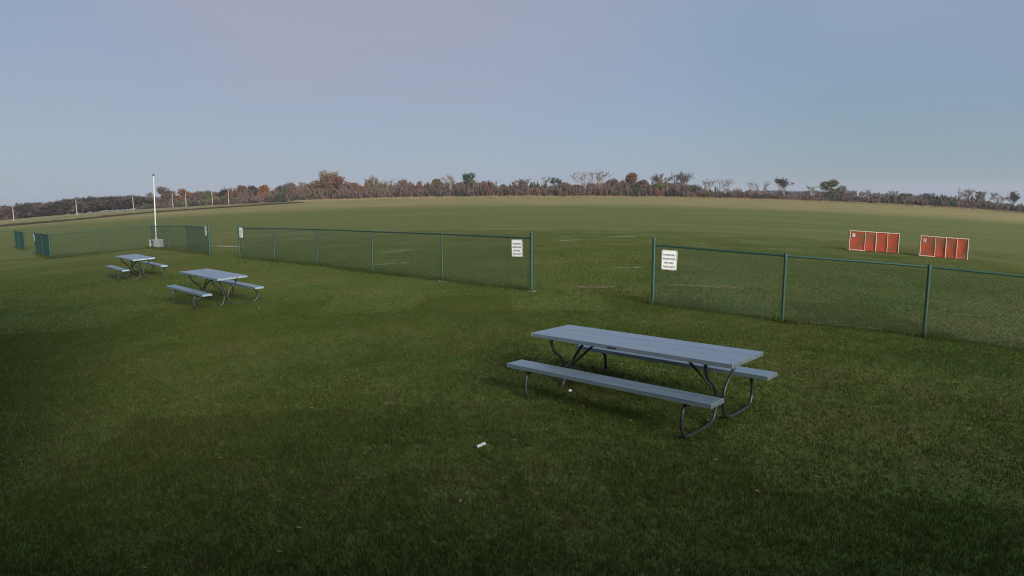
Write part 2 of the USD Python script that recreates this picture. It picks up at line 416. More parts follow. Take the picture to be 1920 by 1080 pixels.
fence([(-11.23, 27.70, 'end'), (-8.94, 25.27, 'line'), (-6.61, 22.80, 'line'), (-4.16, 20.0, 'line'), (-1.85, 17.75, 'line'), (.46, 15.70, 'end')],
      'long middle run of green chain link fence between the two openings', footings=(4, 5))
fence([(2.96, 13.97, 'end'), (5.07, 12.40, 'line'), (7.27, 11.63, 'line'), (9.6, 10.35, 'line'), (11.9, 9.0, 'line'), (14.2, 7.6, 'end')],
      'green chain link fence behind the large near picnic table, running off right')
fence([(-28.78, 40.56, 'end'), (-26.3, 37.65, 'line'), (-23.99, 34.87, 'end'), (-22.25, 36.5, 'line'), (-20.43, 38.14, 'end'), (-18.38, 35.99, 'line'), (-16.51, 34.2, 'line'), (-13.61, 30.24, 'end')],
      'green chain link fence with two corners around the white pole')
fence([(-37.87, 51.27, 'end'), (-35.4, 48.3, 'line'), (-32.84, 45.32, 'end')], 'short far run of green chain link fence at the left edge of the lawn')


# ---------------------------------------------------------------- notice signs on the fences
LINES = ('PLAYERS ONLY', 'NO SPECTATORS', 'BEYOND', 'THIS POINT')


def sign(a, c, dist, zc, label, w=.34, h=.41, tilt=0.0):
    a, c = base(*a), base(*c); d = (c - a) / np.linalg.norm(c - a); d2 = np.array([d[0], d[1], 0]); d2 /= np.linalg.norm(d2)
    p = a + d * dist; nrm = np.cross(d2, [0, 0, 1.0])
    if nrm @ (-p) < 0:
        nrm, d2 = -nrm, -d2
    n_ = nrm; ex = d2; 
    if np.cross([0, 0, 1.0], n_) @ ex < 0:
        ex = -ex
    ct, st = math.cos(tilt), math.sin(tilt); up = np.array([0, 0, 1.0])
    ex2, up2 = ex * ct + up * st, up * ct - ex * st
    t = thing('notice_sign', label, 'sign', p + np.array([0, 0, zc]) + n_ * .035, cols=(ex2, up2, n_), group=None)
    k = 6; rr = .022; pts = []
    for sx, sy, a0 in ((1, 1, 0), (-1, 1, 90), (-1, -1, 180), (1, -1, 270)):
        for q_ in range(k):
            an = math.radians(a0 + 90 * q_ / (k - 1)); pts.append((sx * (w / 2 - rr) + rr * math.cos(an), sy * (h / 2 - rr) + rr * math.sin(an)))
    from shapely.geometry import Polygon
    pl = trimesh.creation.extrude_polygon(Polygon(pts), .004, engine='earcut')
    part('plate', pl, 'sign_face', t)
    rim = Polygon(pts).buffer(-.006).difference(Polygon(pts).buffer(-.012))
    m = trimesh.creation.extrude_polygon(rim, .0012, engine='earcut'); m.apply_translation([0, 0, .0043]); part('border', m, 'black_ink', t)
    for q_, s in enumerate(LINES):
        m = meshkit.text_mesh(s, .036, .0012, bold=True); wd = m.bounds[1][0] - m.bounds[0][0]
        f = min(1.0, (w - .07) / wd); m.apply_scale([f, 1, 1]); m.apply_translation([-(m.bounds[0][0] + m.bounds[1][0]) / 2, .105 - q_ * .082 - .018, .0043])
        part('lettering', m, 'black_ink', t)
    for sx in (-1, 1):
        for sy in (-1, 1):
            m = trimesh.creation.cylinder(radius=.007, height=.05, sections=8); m.apply_translation([sx * (w / 2 - .022), sy * (h / 2 - .022), -.018]); part('bolt', m, 'galvanised_pipe', t)
    return t


sign((.46, 15.70), (-1.85, 17.75), .42, 1.0, 'white notice sign by the stout end post left of the middle opening', tilt=.03)
sign((2.96, 13.97), (5.07, 12.40), .36, .97, 'white notice sign on the fence right of the middle opening, behind the large picnic table', tilt=-.02)
sign((-11.23, 27.70), (-8.94, 25.27), .32, 1.06, 'small white notice sign at the left end of the long middle fence', tilt=-.02)
sign((-13.61, 30.24), (-16.51, 34.2), .42, 1.08, 'small white notice sign on the far side of the left opening, nearest the white pole')
sign((-28.78, 40.56), (-26.3, 37.65), .25, 1.0, 'white notice sign seen almost edge-on at the far left fence end')


# ---------------------------------------------------------------- picnic tables
def table_parts(t, W, hT, hB, bo, bw, fx, fy):
    L = 2.44
    pw = (W - .020) / 3

    def plank(y0, y1, z1, dz, cap=True, rnd=.006):
        top = box((-L / 2 + .006, y0, z1 - .006), (L / 2 - .006, y1, z1), .0025)
        rails = [box((-L / 2 + .006, y0, z1 - dz), (L / 2 - .006, y0 + .005, z1 - .0065)), box((-L / 2 + .006, y1 - .005, z1 - dz), (L / 2 - .006, y1, z1 - .0065))]
        lips = [box((-L / 2 + .006, y0 + .0055, z1 - dz), (L / 2 - .006, y0 + .02, z1 - dz + .004)), box((-L / 2 + .006, y1 - .02, z1 - dz), (L / 2 - .006, y1 - .0055, z1 - dz + .004))]
        return cat_m([top] + rails + lips)

    def cap(y0, y1, z1, dz, s):
        return box((s * L / 2 - .0055, y0 - .0015, z1 - dz - .001), (s * L / 2 + .0055, y1 + .0015, z1 + .0015), .003)
    for k in range(3):
        y0 = -W / 2 + k * (pw + .010) + (0, -.005, 0)[k]
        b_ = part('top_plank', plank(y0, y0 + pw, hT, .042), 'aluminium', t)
        for s in (-1, 1):
            part('end_cap', cap(y0, y0 + pw, hT, .042, s), 'aluminium', b_)
    for sy in (-1, 1):
        y0, y1 = sorted((sy * bo, sy * (bo - bw)))
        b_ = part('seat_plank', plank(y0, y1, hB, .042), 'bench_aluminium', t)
        for s in (-1, 1):
            part('end_cap', cap(y0, y1, hB, .042, s), 'bench_aluminium', b_)
    zt, zb, yo = hT - .05, hB - .045, bo - bw / 2
    for sx in (-1, 1):
        for sy in (-1, 1):
            dx = .022 * sy
            ctrl = [(W * .40, zt), (W * .40, zt - .05), (W * .33, zt - .15), (W * .18, zt - .235), (.055, zt - .32), (.032, zt - .42), (.036, .19), (.075, .075), (.17, .018), (.30, .004),
                    (fy - .18, .004), (fy - .07, .024), (fy - .012, .095), (fy, .17), (fy - .02, zb * .78), (yo + .0, zb)]
            p = curve([(sx * fx + dx, sy * y, z) for y, z in ctrl], 6)
            part('frame_pipe', tube(p, .0178, 10), 'galvanised_pipe', t, smooth=60)
            part('seat_bracket', box((sx * fx + dx - .02, min(sy * (yo - bw * .42), sy * (yo + bw * .42)), zb - .004), (sx * fx + dx + .02, max(sy * (yo - bw * .42), sy * (yo + bw * .42)), zb + .0025)), 'galvanised_pipe', t)
        part('top_bracket', box((sx * fx - .045, -W * .46, zt - .002), (sx * fx + .045, W * .46, zt + .0075)), 'galvanised_pipe', t)
        part('brace', tube([(sx * (fx - .03), 0, zt - .36), (sx * (fx - .42), 0, zt - .015), (sx * (fx - .50), 0, zt - .006)], .014, 8), 'galvanised_pipe', t, smooth=60)
        part('bolt', tube([(sx * fx - .05, 0, zt - .38), (sx * fx + .05, 0, zt - .38)], .012, 6), 'galvanised_pipe', t)
    part('plank_clip', cat_m([box((-.16, -W / 2 - .006, hT - .034), (-.04, -W / 2 - .001, hT - .018))]), 'black_ink', t)
    for k in (-1, 0, 1):
        part('cross_stiffener', box((k * .55 - .02, -W / 2 + .03, hT - .05), (k * .55 + .02, W / 2 - .03, hT - .0425)), 'galvanised_pipe', t)


def pose(x, y, th, tx=0, ty=0):
    n_ = normal(x, y) + np.array([tx, ty, 0]); n_ /= np.linalg.norm(n_)
    ex = np.array([math.cos(th), math.sin(th), 0]); ex -= n_ * (ex @ n_); ex /= np.linalg.norm(ex)
    return (ex, np.cross(n_, ex), n_), base(x, y)


cols, pos = pose(1.378, 7.171, -.727, -.023, .024)
pos = pos - np.array([0, 0, .014])
t = thing('picnic_table', 'large nearest aluminium picnic table with attached benches on the lawn', 'picnic table', pos, cols=cols, group='picnic tables on the lawn')
table_parts(t, .75, .70, .41, .792, .262, .95, .762)
cols, pos = pose(-6.891, 15.422, -.816, .012, -.006)
t2 = thing('picnic_table', 'grey picnic table in the middle of the left lawn, nearer of the two small ones', 'picnic table', pos, cols=cols, group='picnic tables on the lawn')
table_parts(t2, .65, .69, .395, .665, .20, .72, .69)
cols, pos = pose(-12.592, 22.437, -.844, .012, -.006)
dup(t2, 'picnic_table', 'grey picnic table farthest off on the lawn, in front of the white pole', 'picnic table', 'picnic tables on the lawn', cols, pos)

# ---------------------------------------------------------------- white pole in its weighted box
px, py = -20.52, 38.8
t = thing('white_pole', 'tall white pole with dark top standing in a white weighted box', 'pole', base(px, py))
part('base_box', box((-.28, -.26, -.12), (.28, .26, .46), .02), 'white_paint', t)
part('strap', cat_m([tube(curve([(-.28, -.268, .36), (-.1, -.27, .30), (.12, -.27, .24), (.28, -.268, .20)], 5), .012, 6)]), 'black_ink', t)
part('shaft', tube([(0, 0, .44), (.065, 0, 2.2), (.135, 0, 4.06)], [.037, .034, .030], 14), 'white_paint', t, smooth=40)
part('collar', tube([(0, 0, .458), (0.002, 0, .54)], .065, 14), 'white_paint', t, smooth=40)
part('top_cap', tube([(.135, 0, 4.06), (.138, 0, 4.14), (.14, 0, 4.20)], [.042, .046, .02], 12), 'black_ink', t, smooth=40)


# ---------------------------------------------------------------- red goals
def goal(a, c, h, label, emblem_white):
    a, c = base(*a), base(*c); L = np.linalg.norm(c[:2] - a[:2]); th = math.atan2(c[1] - a[1], c[0] - a[0])
    t = thing('red_goal', label, 'goal', a, cols=((c - a) / np.linalg.norm(c - a), np.array([-math.sin(th), math.cos(th), 0]), np.array([0, 0, 1.0])), group='red goals out on the field')
    r_ = .019
    part('left_post', tube([(0, 0, 0), (0, .02, h)], r_, 10), 'goal_pipe', t, smooth=40)
    part('right_post', tube([(L, 0, -.03), (L, .02, h)], r_, 10), 'goal_pipe', t, smooth=40)
    part('crossbar', tube([(-.02, .02, h), (L * .5, .02, h - .004), (L + .02, .02, h)], r_, 10), 'goal_pipe', t, smooth=40)
    xs_ = [0, .315 * L, .54 * L, .77 * L, L]
    for k, r2 in ((1, .012), (2, .02), (3, .014)):
        part('upright', tube([(xs_[k], .0, 0), (xs_[k], .02, h)], r2, 8), 'goal_pipe', t, smooth=40)
    part('bottom_bar', tube([(0, 0, .03), (xs_[1], 0, .03)], .02, 8), 'goal_pipe', t, smooth=40)
    rg = np.random.default_rng(int(L * 1000))
    for k in range(4):
        gx, gz = np.meshgrid(np.linspace(xs_[k] + .01, xs_[k + 1] - .01, 9), np.linspace(.02, h - .01, 9))
        sag = .05 * np.sin((gx - xs_[k]) / (xs_[k + 1] - xs_[k]) * np.pi) * np.sin(gz / h * np.pi) + .015 * (meshkit.noise(np.stack([gx * 5, gz * 5, gx * 0 + k], -1)) - .5)
        V = np.stack([gx, .035 + sag, gz], -1).reshape(-1, 3)
        f = np.array([[i * 9 + j, i * 9 + j + 1, (i + 1) * 9 + j + 1, (i + 1) * 9 + j] for i in range(8) for j in range(8)])
        part('net_panel', (V, f), 'goal_cloth', t, smooth=True)
    for xk in (0, L):
        part('rear_stay', tube(curve([(xk, .03, h * .97), (xk, .28, h * .5), (xk, .42, .05), (xk, .3, .02), (xk, .02, .02)], 5), .016, 8), 'goal_pipe', t, smooth=40)
    part('rear_bar', tube([(0, .42, .05), (L, .42, .05)], .014, 8), 'goal_pipe', t, smooth=40)
    m = meshkit.text_mesh('R', .16, .004, bold=True); m.apply_transform(trimesh.transformations.rotation_matrix(math.pi / 2, [1, 0, 0])); m.apply_translation([.09, -.012, h - .29])
    part('emblem', m, 'white_paint' if emblem_white else 'goal_pipe', t)
    return t


goal((16.46, 32.72), (18.54, 32.16), .95, 'red netted goal with bright white R emblem, left one of the pair on the field', True)
goal((19.10, 31.37), (20.86, 30.66), .95, 'red netted goal with faded emblem, beside the right edge of the field', False)

# ---------------------------------------------------------------- small things lying on the grass
m = trimesh.creation.box((.075, .05, .004)); m = m.subdivide().subdivide(); m.vertices[:, 2] += .012 * np.sin(m.vertices[:, 0] * 38) + .01 * (m.vertices[:, 1] * 14) ** 2
o = part('paper_scrap', xform(m, (-.28, 5.75, tz(-.28, 5.75) + .055), .25), 'paper', smooth=40)
tag(o, 'small crumpled white paper scrap lying alone on the near lawn', 'paper scrap')
for x, y, s, lab in ((.66, 7.45, .02, 'pale crumpled scrap lying under the large picnic table by its frame foot'), (.02, 8.5, .03, 'pale leaf scrap on the grass left of the large picnic table')):
    m = trimesh.creation.icosphere(2, s); m.vertices *= [1.2, 1, .55]; m.vertices += (meshkit.noise(m.vertices * 60 + x)[:, None] - .5) * s * .6
    tag(part('scrap', xform(m, (x, y, tz(x, y) + .05)), 'paper', smooth=50), lab, 'scrap')
rg = np.random.default_rng(3)
fallen = []
for k in range(110):
    d_ = rg.uniform(3.5, 16); a = rg.uniform(-.62, .62); x, y = d_ * math.sin(a), d_ * math.cos(a); s = rg.uniform(.014, .026)
    m = trimesh.Trimesh([(-s, 0, 0), (0, -s * .6, .004), (s * 1.1, 0, .012), (0, s * .6, .006), (s * .1, 0, .016)], [(0, 1, 4), (1, 2, 4), (2, 3, 4), (3, 0, 4)], process=False)
    fallen.append(xform(m, (x, y, tz(x, y) + .045), rg.uniform(0, 6.3)))
tag(part('fallen_leaves', cat_m(fallen), 'dead_leaf'), 'scattered brown fallen leaves caught in the lawn', 'leaves', kind='stuff')

# ---------------------------------------------------------------- mown grass of the lawn
def blade_patch(n, seed, hmin, hmax, w, size=1.0):
    rg = np.random.default_rng(seed)
    x, y = rg.uniform(-size / 2, size / 2, n), rg.uniform(-size / 2, size / 2, n)
    clump = meshkit.noise(np.stack([x * 9, y * 9, 0 * x + seed], -1))
    h = rg.uniform(hmin, hmax, n) * (.55 + .9 * clump); az = rg.uniform(0, 2 * np.pi, n); lean = rg.uniform(.1, .95, n) * h
    ww = w * rg.uniform(.7, 1.3, n); fa = az + rg.uniform(-.6, .6, n) + np.pi / 2
    dx, dy = np.cos(fa) * ww / 2, np.sin(fa) * ww / 2; lx, ly = np.cos(az) * lean, np.sin(az) * lean; z0 = np.full(n, -.01)
    b0 = np.stack([x - dx, y - dy, z0], -1); b1 = np.stack([x + dx, y + dy, z0], -1)
    m0 = np.stack([x - dx * .8 + lx * .35, y - dy * .8 + ly * .35, h * .6], -1); m1 = np.stack([x + dx * .8 + lx * .35, y + dy * .8 + ly * .35, h * .6], -1)
    tp = np.stack([x + lx, y + ly, h * .92], -1)
    V = np.stack([b0, b1, m0, m1, tp], 1).reshape(-1, 3); k = np.arange(n)[:, None] * 5
    f = np.concatenate([k + [0, 1, 3], k + [0, 3, 2], k + [2, 3, 4]], 1).reshape(-1, 3)
    return V, f


def instancer(name, protos, label, cat, positions, idx, rots, scales):
    """protos: (part name, mesh, material). The instances may lean with the ground."""
    pi = UsdGeom.PointInstancer.Define(stage, numbered('/World/' + name)); rel = pi.CreatePrototypesRel()
    for nm, m, mt in protos:
        p = part(nm, m, mt, pi); rel.AddTarget(p.GetPath())
    pi.CreatePositionsAttr(Vt.Vec3fArray.FromNumpy(np.asarray(positions, np.float32)))
    pi.CreateProtoIndicesAttr(Vt.IntArray.FromNumpy(np.asarray(idx, np.int32)))
    pi.CreateOrientationsAttr(Vt.QuathArray([Gf.Quath(float(a), float(b), float(c), float(d)) for a, b, c, d in rots]))
    pi.CreateScalesAttr(Vt.Vec3fArray.FromNumpy(np.asarray(scales, np.float32)))
    tag(pi, label, cat, kind='stuff')
    return pi


def quat(n_, rz):
    """Upright turned to the normal n_, spun by rz."""
    ax = np.cross([0, 0, 1.0], n_); s = np.linalg.norm(ax); ang = math.asin(min(s, 1)); ax = ax / s if s > 1e-9 else np.array([1.0, 0, 0])
    q1 = Gf.Quatd(math.cos(ang / 2), *(ax * math.sin(ang / 2))); q2 = Gf.Quatd(math.cos(rz / 2), 0, 0, math.sin(rz / 2)); q_ = q1 * q2
    return (q_.GetReal(), *q_.GetImaginary())


rg = np.random.default_rng(11)
BANDS = [(0, 7.0, 1.0, 3600, .020, .046, .0066), (7.0, 15.0, 1.0, 2000, .017, .037, .0095), (15.0, 46.0, 2.0, 2200, .014, .031, .017)]
where = [[] for _ in BANDS]
for x in np.arange(-41, 42, 2.0):
    for y in np.arange(0, 50, 2.0):
        d = math.hypot(x, y)
        if d > 46 or abs(x) > .84 * y + 2.8: continue
        k = next(k for k, b_ in enumerate(BANDS) if d + min(max(rg.normal() * (.5 if k < 1 else 1.6), -4), 4) < b_[1] or k == 2)
        where[k] += [(x, y)] if BANDS[k][2] == 2 else [(x + a, y + b_) for a in (-.5, .5) for b_ in (-.5, .5)]
for bi, (d0, d1, size, n_b, h0, h1, w) in enumerate(BANDS):
    protos = [('turf_patch', blade_patch(n_b, 100 * bi + k, h0, h1, w, size), 'grass_blade') for k in range(4)]
    instancer('grass', protos, ('short mown grass of the near lawn', 'short mown grass around the tables and fence', 'short mown grass of the far lawn and field edge')[bi], 'grass',
              [(x, y, tz(x, y)) for x, y in where[bi]], [int(rg.integers(4)) for _ in where[bi]], [quat(normal(x, y), int(rg.integers(4)) * math.pi / 2) for x, y in where[bi]],
              [(1, 1, rg.uniform(.85, 1.15) * (1 - .9 * float(sm((math.hypot(x, y) - 18) / 27)))) for x, y in where[bi]])


FENCE_RUNS = [[(-11.23, 27.70), (-8.94, 25.27), (-6.61, 22.80), (-4.16, 20.0), (-1.85, 17.75), (.46, 15.70)], [(2.96, 13.97), (5.07, 12.40), (7.27, 11.63), (9.6, 10.35), (11.9, 9.0)],
              [(-28.78, 40.56), (-23.99, 34.87), (-20.43, 38.14), (-13.61, 30.24)], [(-37.87, 51.27), (-32.84, 45.32)]]
FEET = [(1.378 + math.cos(-.727) * a - math.sin(-.727) * b_, 7.171 + math.sin(-.727) * a + math.cos(-.727) * b_) for a in (-.95, .95) for b_ in (-.74, -.5, -.06, .06, .5, .74)]
pos, idx, rot, sc = [], [], [], []
for run in FENCE_RUNS:
    for a, c in zip(run[:-1], run[1:]):
        a, c = np.array(a), np.array(c); L = np.linalg.norm(c - a)
        for q_ in np.r_[np.arange(0, L, .16), [0, .02, L, L - .03]]:
            p = a + (c - a) * q_ / L + rg.normal(size=2) * .05; s = rg.uniform(.45, 1.25)
            pos.append((*p, tz(*p) - .01)); idx.append(int(rg.integers(3))); rot.append(quat(np.array([0, 0, 1.0]), rg.uniform(0, 6.2))); sc.append((1, 1, s))
for x, y in FEET:
    for _ in range(2):
        p = np.array([x, y]) + rg.normal(size=2) * .05; pos.append((*p, tz(*p) - .01)); idx.append(int(rg.integers(3))); rot.append(quat(np.array([0, 0, 1.0]), rg.uniform(0, 6.2))); sc.append((.8, .8, rg.uniform(.4, .65)))
instancer('grass', [('rough_tuft', blade_patch(46, 900 + k, .07, .15, .008, .24), 'grass_blade') for k in range(3)], 'rough uncut grass along the foot of the fences and table legs', 'grass', pos, idx, rot, sc)


# ---------------------------------------------------------------- trees
def leaves(centres, radii, n, size, rg, flat=.8):
    """n leaf sprays spread through a cloud of clumps, denser at each clump's skin."""
    w = np.array(radii) ** 2.2; k = rg.choice(len(radii), n, p=w / w.sum())
    d = rg.normal(size=(n, 3)); d /= np.linalg.norm(d, axis=1, keepdims=True)
    rr = np.array(radii)[k] * rg.uniform(.25, 1.0, n) ** .55 * (1 + .18 * rg.normal(size=n))
    c = np.array(centres)[k] + d * rr[:, None] * [1, 1, flat]
    a = rg.normal(size=(n, 3)); a /= np.linalg.norm(a, axis=1, keepdims=True); b_ = np.cross(a, rg.normal(size=(n, 3))); b_ /= np.linalg.norm(b_, axis=1, keepdims=True)
    s = size * rg.uniform(.55, 1.35, n)[:, None]
    V = np.stack([c - a * s, c - b_ * s * .55 + a * s * .1, c + a * s, c + b_ * s * .55], 1).reshape(-1, 3); q_ = np.arange(n)[:, None] * 4
    return V, np.concatenate([q_ + [0, 1, 2], q_ + [0, 2, 3]], 1).reshape(-1, 3)


def limbs(p, d, length, r, depth, rg, out, tips, spread=.55, gnarl=.18, up=.10):
    n = 3; pts = [p]; q_ = p.copy(); dd = d.copy()
    for _ in range(n):
        dd = dd + rg.normal(size=3) * gnarl + [0, 0, up]; dd /= np.linalg.norm(dd); q_ = q_ + dd * length / n; pts.append(q_)
    out.append(tube(pts, np.linspace(r, r * .62, n + 1), 5 if r > .06 else 3, False))
    if depth <= 2:
        tips += pts[2:] if depth else pts[1:]
    if depth == 0:
        return
    for _ in range(int(rg.integers(2, 4))):
        ax = rg.normal(size=3); ax -= dd * (ax @ dd); ax /= np.linalg.norm(ax); a = spread * rg.uniform(.5, 1.3)
        limbs(pts[-1] if rg.random() < .6 else pts[-2], dd * math.cos(a) + ax * math.sin(a), length * rg.uniform(.62, .85), r * .6, depth - 1, rg, out, tips, spread, gnarl, up)


def tree(u_, top, width, kind, leaf, label, y, seed):
    rg = np.random.default_rng(seed)
    b0 = far_point(u_, 300, y); x = b0[0]; z0 = tz(x, y); topz = far_point(u_, top, y)[2]; h = topz - z0; w = width * (1.6 if kind == 'round' else 1.15) * y / F
    t = thing('tree', label, 'tree', (x, y, z0 - .15), rotz=rg.uniform(0, 6), group=None)
    bark_ = 'pale_bark' if kind in ('bare', 'vase') and rg.random() < .5 else 'bark'
    out, tips = [], []
    if kind in ('bare', 'vase', 'sparse'):
        th = h * (.16 if kind == 'vase' else .24)
        out.append(tube([(0, 0, 0), (rg.normal() * .1, 0, th * .6), (rg.normal() * .15, rg.normal() * .15, th)], [h * .028, h * .022, h * .019], 7, False))
        nb = {'vase': 6, 'bare': 5, 'sparse': 5}[kind]
        for k in range(nb):
            a = k * 2 * np.pi / nb + rg.normal() * .3; tilt = (.62 if kind == 'vase' else .34) * rg.uniform(.4, 1.25)
            limbs(np.array([0, 0, th * rg.uniform(.75, 1.0)]), np.array([math.cos(a) * math.sin(tilt), math.sin(a) * math.sin(tilt), math.cos(tilt)]), h * .30, h * .012, 3, rg, out, tips, .46, .15, .20)
        tr = cat_m(out); tips = np.array(tips)
        top_now = max(tips[:, 2].max(), .1); wid = np.percentile(np.abs(tips[:, :2]), 92) * 2 + .1
        S = np.array([np.clip(w / wid, .35, 1.6), np.clip(w / wid, .35, 1.6), h / top_now]); tr.vertices *= S; tips = tips * S
        part('trunk', tr, bark_, t)
        nl = {'bare': 300, 'vase': 220, 'sparse': 1300}[kind]
        part('crown', leaves(tips, np.full(len(tips), h * .05), nl, .016 * h + .06, rg), leaf, t)
        return
    th = h * .3
    trunk = [tube([(0, 0, 0), (rg.normal() * .08, rg.normal() * .08, th), (0, 0, h * .7)], [h * .026, h * .02, h * .008], 7, False)]
    C, R = [], []
    for k in range(int(rg.integers(11, 16))):
        a = rg.uniform(0, 2 * np.pi); zz = rg.uniform(.14, .92); prof = math.sin(min(1, (zz + .05)) * math.pi * .82 + .35) if kind == 'round' else (1.15 - zz)
        rad = max(.12, prof) * w * .5 * rg.uniform(.2, .85); C.append((math.cos(a) * rad, math.sin(a) * rad, zz * h)); R.append(min(w, h) * rg.uniform(.13, .25))
        trunk.append(tube([(0, 0, h * zz * .45), (C[-1][0] * .5, C[-1][1] * .5, h * (zz * .75)), C[-1]], [h * .010, h * .007, h * .003], 4, False))
    C.append((0, 0, h * .86)); R.append(min(w, h) * .17); C = np.array(C); R = np.array(R)
    s = (h - .0) / max((C[:, 2] + R * .85).max(), .1); C[:, 2] *= s
    part('trunk', cat_m(trunk), bark_, t)
    part('crown', leaves(C, R, 2600 if w > 6 else 1800, .018 * h + .14, rg), leaf, t)


TREES = [  # picture column, row of the top, width, habit, foliage, description
    (298, 348, 30, 'round', 'leaf_brown', 'dark brown round tree just right of the white pole'),
    (338, 352, 28, 'round', 'leaf_rust', 'low rusty tree right of the brown tree by the white pole'),
    (365, 357, 26, 'round', 'leaf_brown', 'low brown tree between rusty trees behind the road poles'),
    (388, 356, 20, 'round', 'leaf_olive', 'small olive tree behind the tall thin pole'),
    (416, 353, 20, 'round', 'leaf_dark', 'small dark tree beside the right roadside pole'),
    (447, 346, 32, 'round', 'leaf_rust', 'rust brown tree at the left start of the tree line'),
    (470, 347, 24, 'round', 'leaf_dark', 'grey dark tree between the rusty and the orange tree'),
    (493, 345, 24, 'round', 'leaf_orange', 'brightest orange tree in the tree line'),
    (519, 347, 26, 'round', 'leaf_brown', 'brown tree just right of the brightest orange tree'),
    (546, 341, 36, 'round', 'leaf_mauve', 'grey brown rounded tree left of the tallest tan tree'),
    (572, 345, 28, 'round', 'leaf_brown', 'low brown tree at the left foot of the tallest tan tree'),
    (606, 318, 58, 'round', 'leaf_tan', 'tallest broad tan tree in the left half of the tree line'),
    (636, 327, 44, 'round', 'leaf_rust', 'tall rusty tree joined to the tallest tan tree on its right'),
    (662, 342, 30, 'round', 'leaf_mauve', 'mauve brown tree right of the tall rusty tree'),
    (697, 329, 24, 'sparse', 'leaf_tan', 'narrow pale half bare tree rising above low brush'),
    (722, 334, 18, 'bare', 'leaf_brown', 'thin bare tree right of the narrow pale tree'),
    (755, 335, 42, 'round', 'leaf_mauve', 'wide reddish grey tree left of the yellowish tan tree'),
    (786, 338, 34, 'round', 'leaf_rust', 'reddish tree touching the yellowish tan tree'),
    (815, 334, 40, 'round', 'leaf_olive', 'yellowish tan tree left of the dark green tree'),
    (842, 325, 22, 'bare', 'leaf_tan', 'tall bare tree leaning beside the dark green tree'),
    (874, 323, 46, 'round', 'leaf_green', 'dark green broad tree in the middle of the tree line'),
    (906, 337, 30, 'round', 'leaf_mauve', 'mauve tree right of the dark green tree'),
    (940, 345, 34, 'round', 'leaf_brown', 'low brown tree in the dip right of the green tree'),
    (978, 334, 32, 'sparse', 'leaf_mauve', 'half bare pinkish tree right of the dip'),
    (1006, 346, 28, 'round', 'leaf_rust', 'low rusty tree right of the half bare pinkish tree'),
    (1037, 330, 24, 'sparse', 'leaf_green', 'thin dark tree standing left of the red brown low tree'),
    (1059, 341, 30, 'round', 'leaf_rust', 'red brown low tree left of the two tall bare trees'),
    (1098, 320, 38, 'bare', 'leaf_mauve', 'broad tall bare tree, left of two bare neighbours'),
    (1124, 318, 28, 'bare', 'leaf_dark', 'narrow tall bare tree, right of two bare neighbours'),
    (1153, 333, 34, 'round', 'leaf_mauve', 'mauve tree between the bare pair and the big red brown tree'),
    (1180, 323, 52, 'round', 'leaf_rust', 'big red brown rounded tree right of the bare pair'),
    (1206, 336, 30, 'round', 'leaf_brown', 'brown shoulder tree right of the big red brown tree'),
    (1241, 325, 42, 'sparse', 'leaf_mauve', 'wide pinkish half bare tree left of the dark topped tree'),
    (1278, 320, 42, 'sparse', 'leaf_brown', 'dark topped spreading tree at the end of the dense tree line'),
    (1306, 344, 16, 'bare', 'leaf_dark', 'small bare sapling right of the dark topped tree'),
    (1332, 333, 20, 'bare', 'leaf_green', 'small upright bare tree alone left of the spiky bush'),
    (1358, 334, 36, 'vase', 'leaf_brown', 'spiky fan shaped bare tree above the hedge'),
    (1422, 336, 36, 'vase', 'leaf_mauve', 'wide V shaped bare tree alone against the sky'),
    (1472, 331, 24, 'sparse', 'leaf_dark', 'upright narrow half bare tree alone against the sky'),
    (1525, 346, 14, 'bare', 'leaf_dark', 'tiny dark bare tree just left of the round leafy tree'),
    (1562, 336, 48, 'round', 'leaf_olive', 'round leafy olive tree standing alone on the right'),
    (1627, 352, 14, 'bare', 'leaf_brown', 'small thin bare tree above the white house'),
    (1680, 355, 14, 'bare', 'leaf_tan', 'faint pale sapling left of the wide low bush'),
    (1702, 361, 44, 'round', 'leaf_olive', 'wide low domed tree right of the white house'),
    (1750, 361, 26, 'sparse', 'leaf_dark', 'dark ragged tree right of the wide low dome'),
    (1776, 366, 22, 'sparse', 'leaf_brown', 'low ragged brown tree right of the dark ragged one'),
    (1816, 352, 20, 'bare', 'leaf_mauve', 'tall feathery bare tree at the left of the last cluster'),
    (1838, 358, 20, 'sparse', 'leaf_dark', 'dark half bare tree second in the last cluster'),
    (1855, 359, 22, 'bare', 'leaf_brown', 'bare brown tree in the middle of the last cluster'),
    (1880, 360, 20, 'bare', 'leaf_mauve', 'bare pinkish tree at the right of the last cluster'),
    (1906, 357, 16, 'sparse', 'leaf_dark', 'narrow dark tree at the right edge of the picture'),
]
for k, (u_, top, wd, kind, leaf, label) in enumerate(TREES):
    tree(u_, top, wd, kind, leaf, label, 250 + (k * 37 % 17), 500 + k)

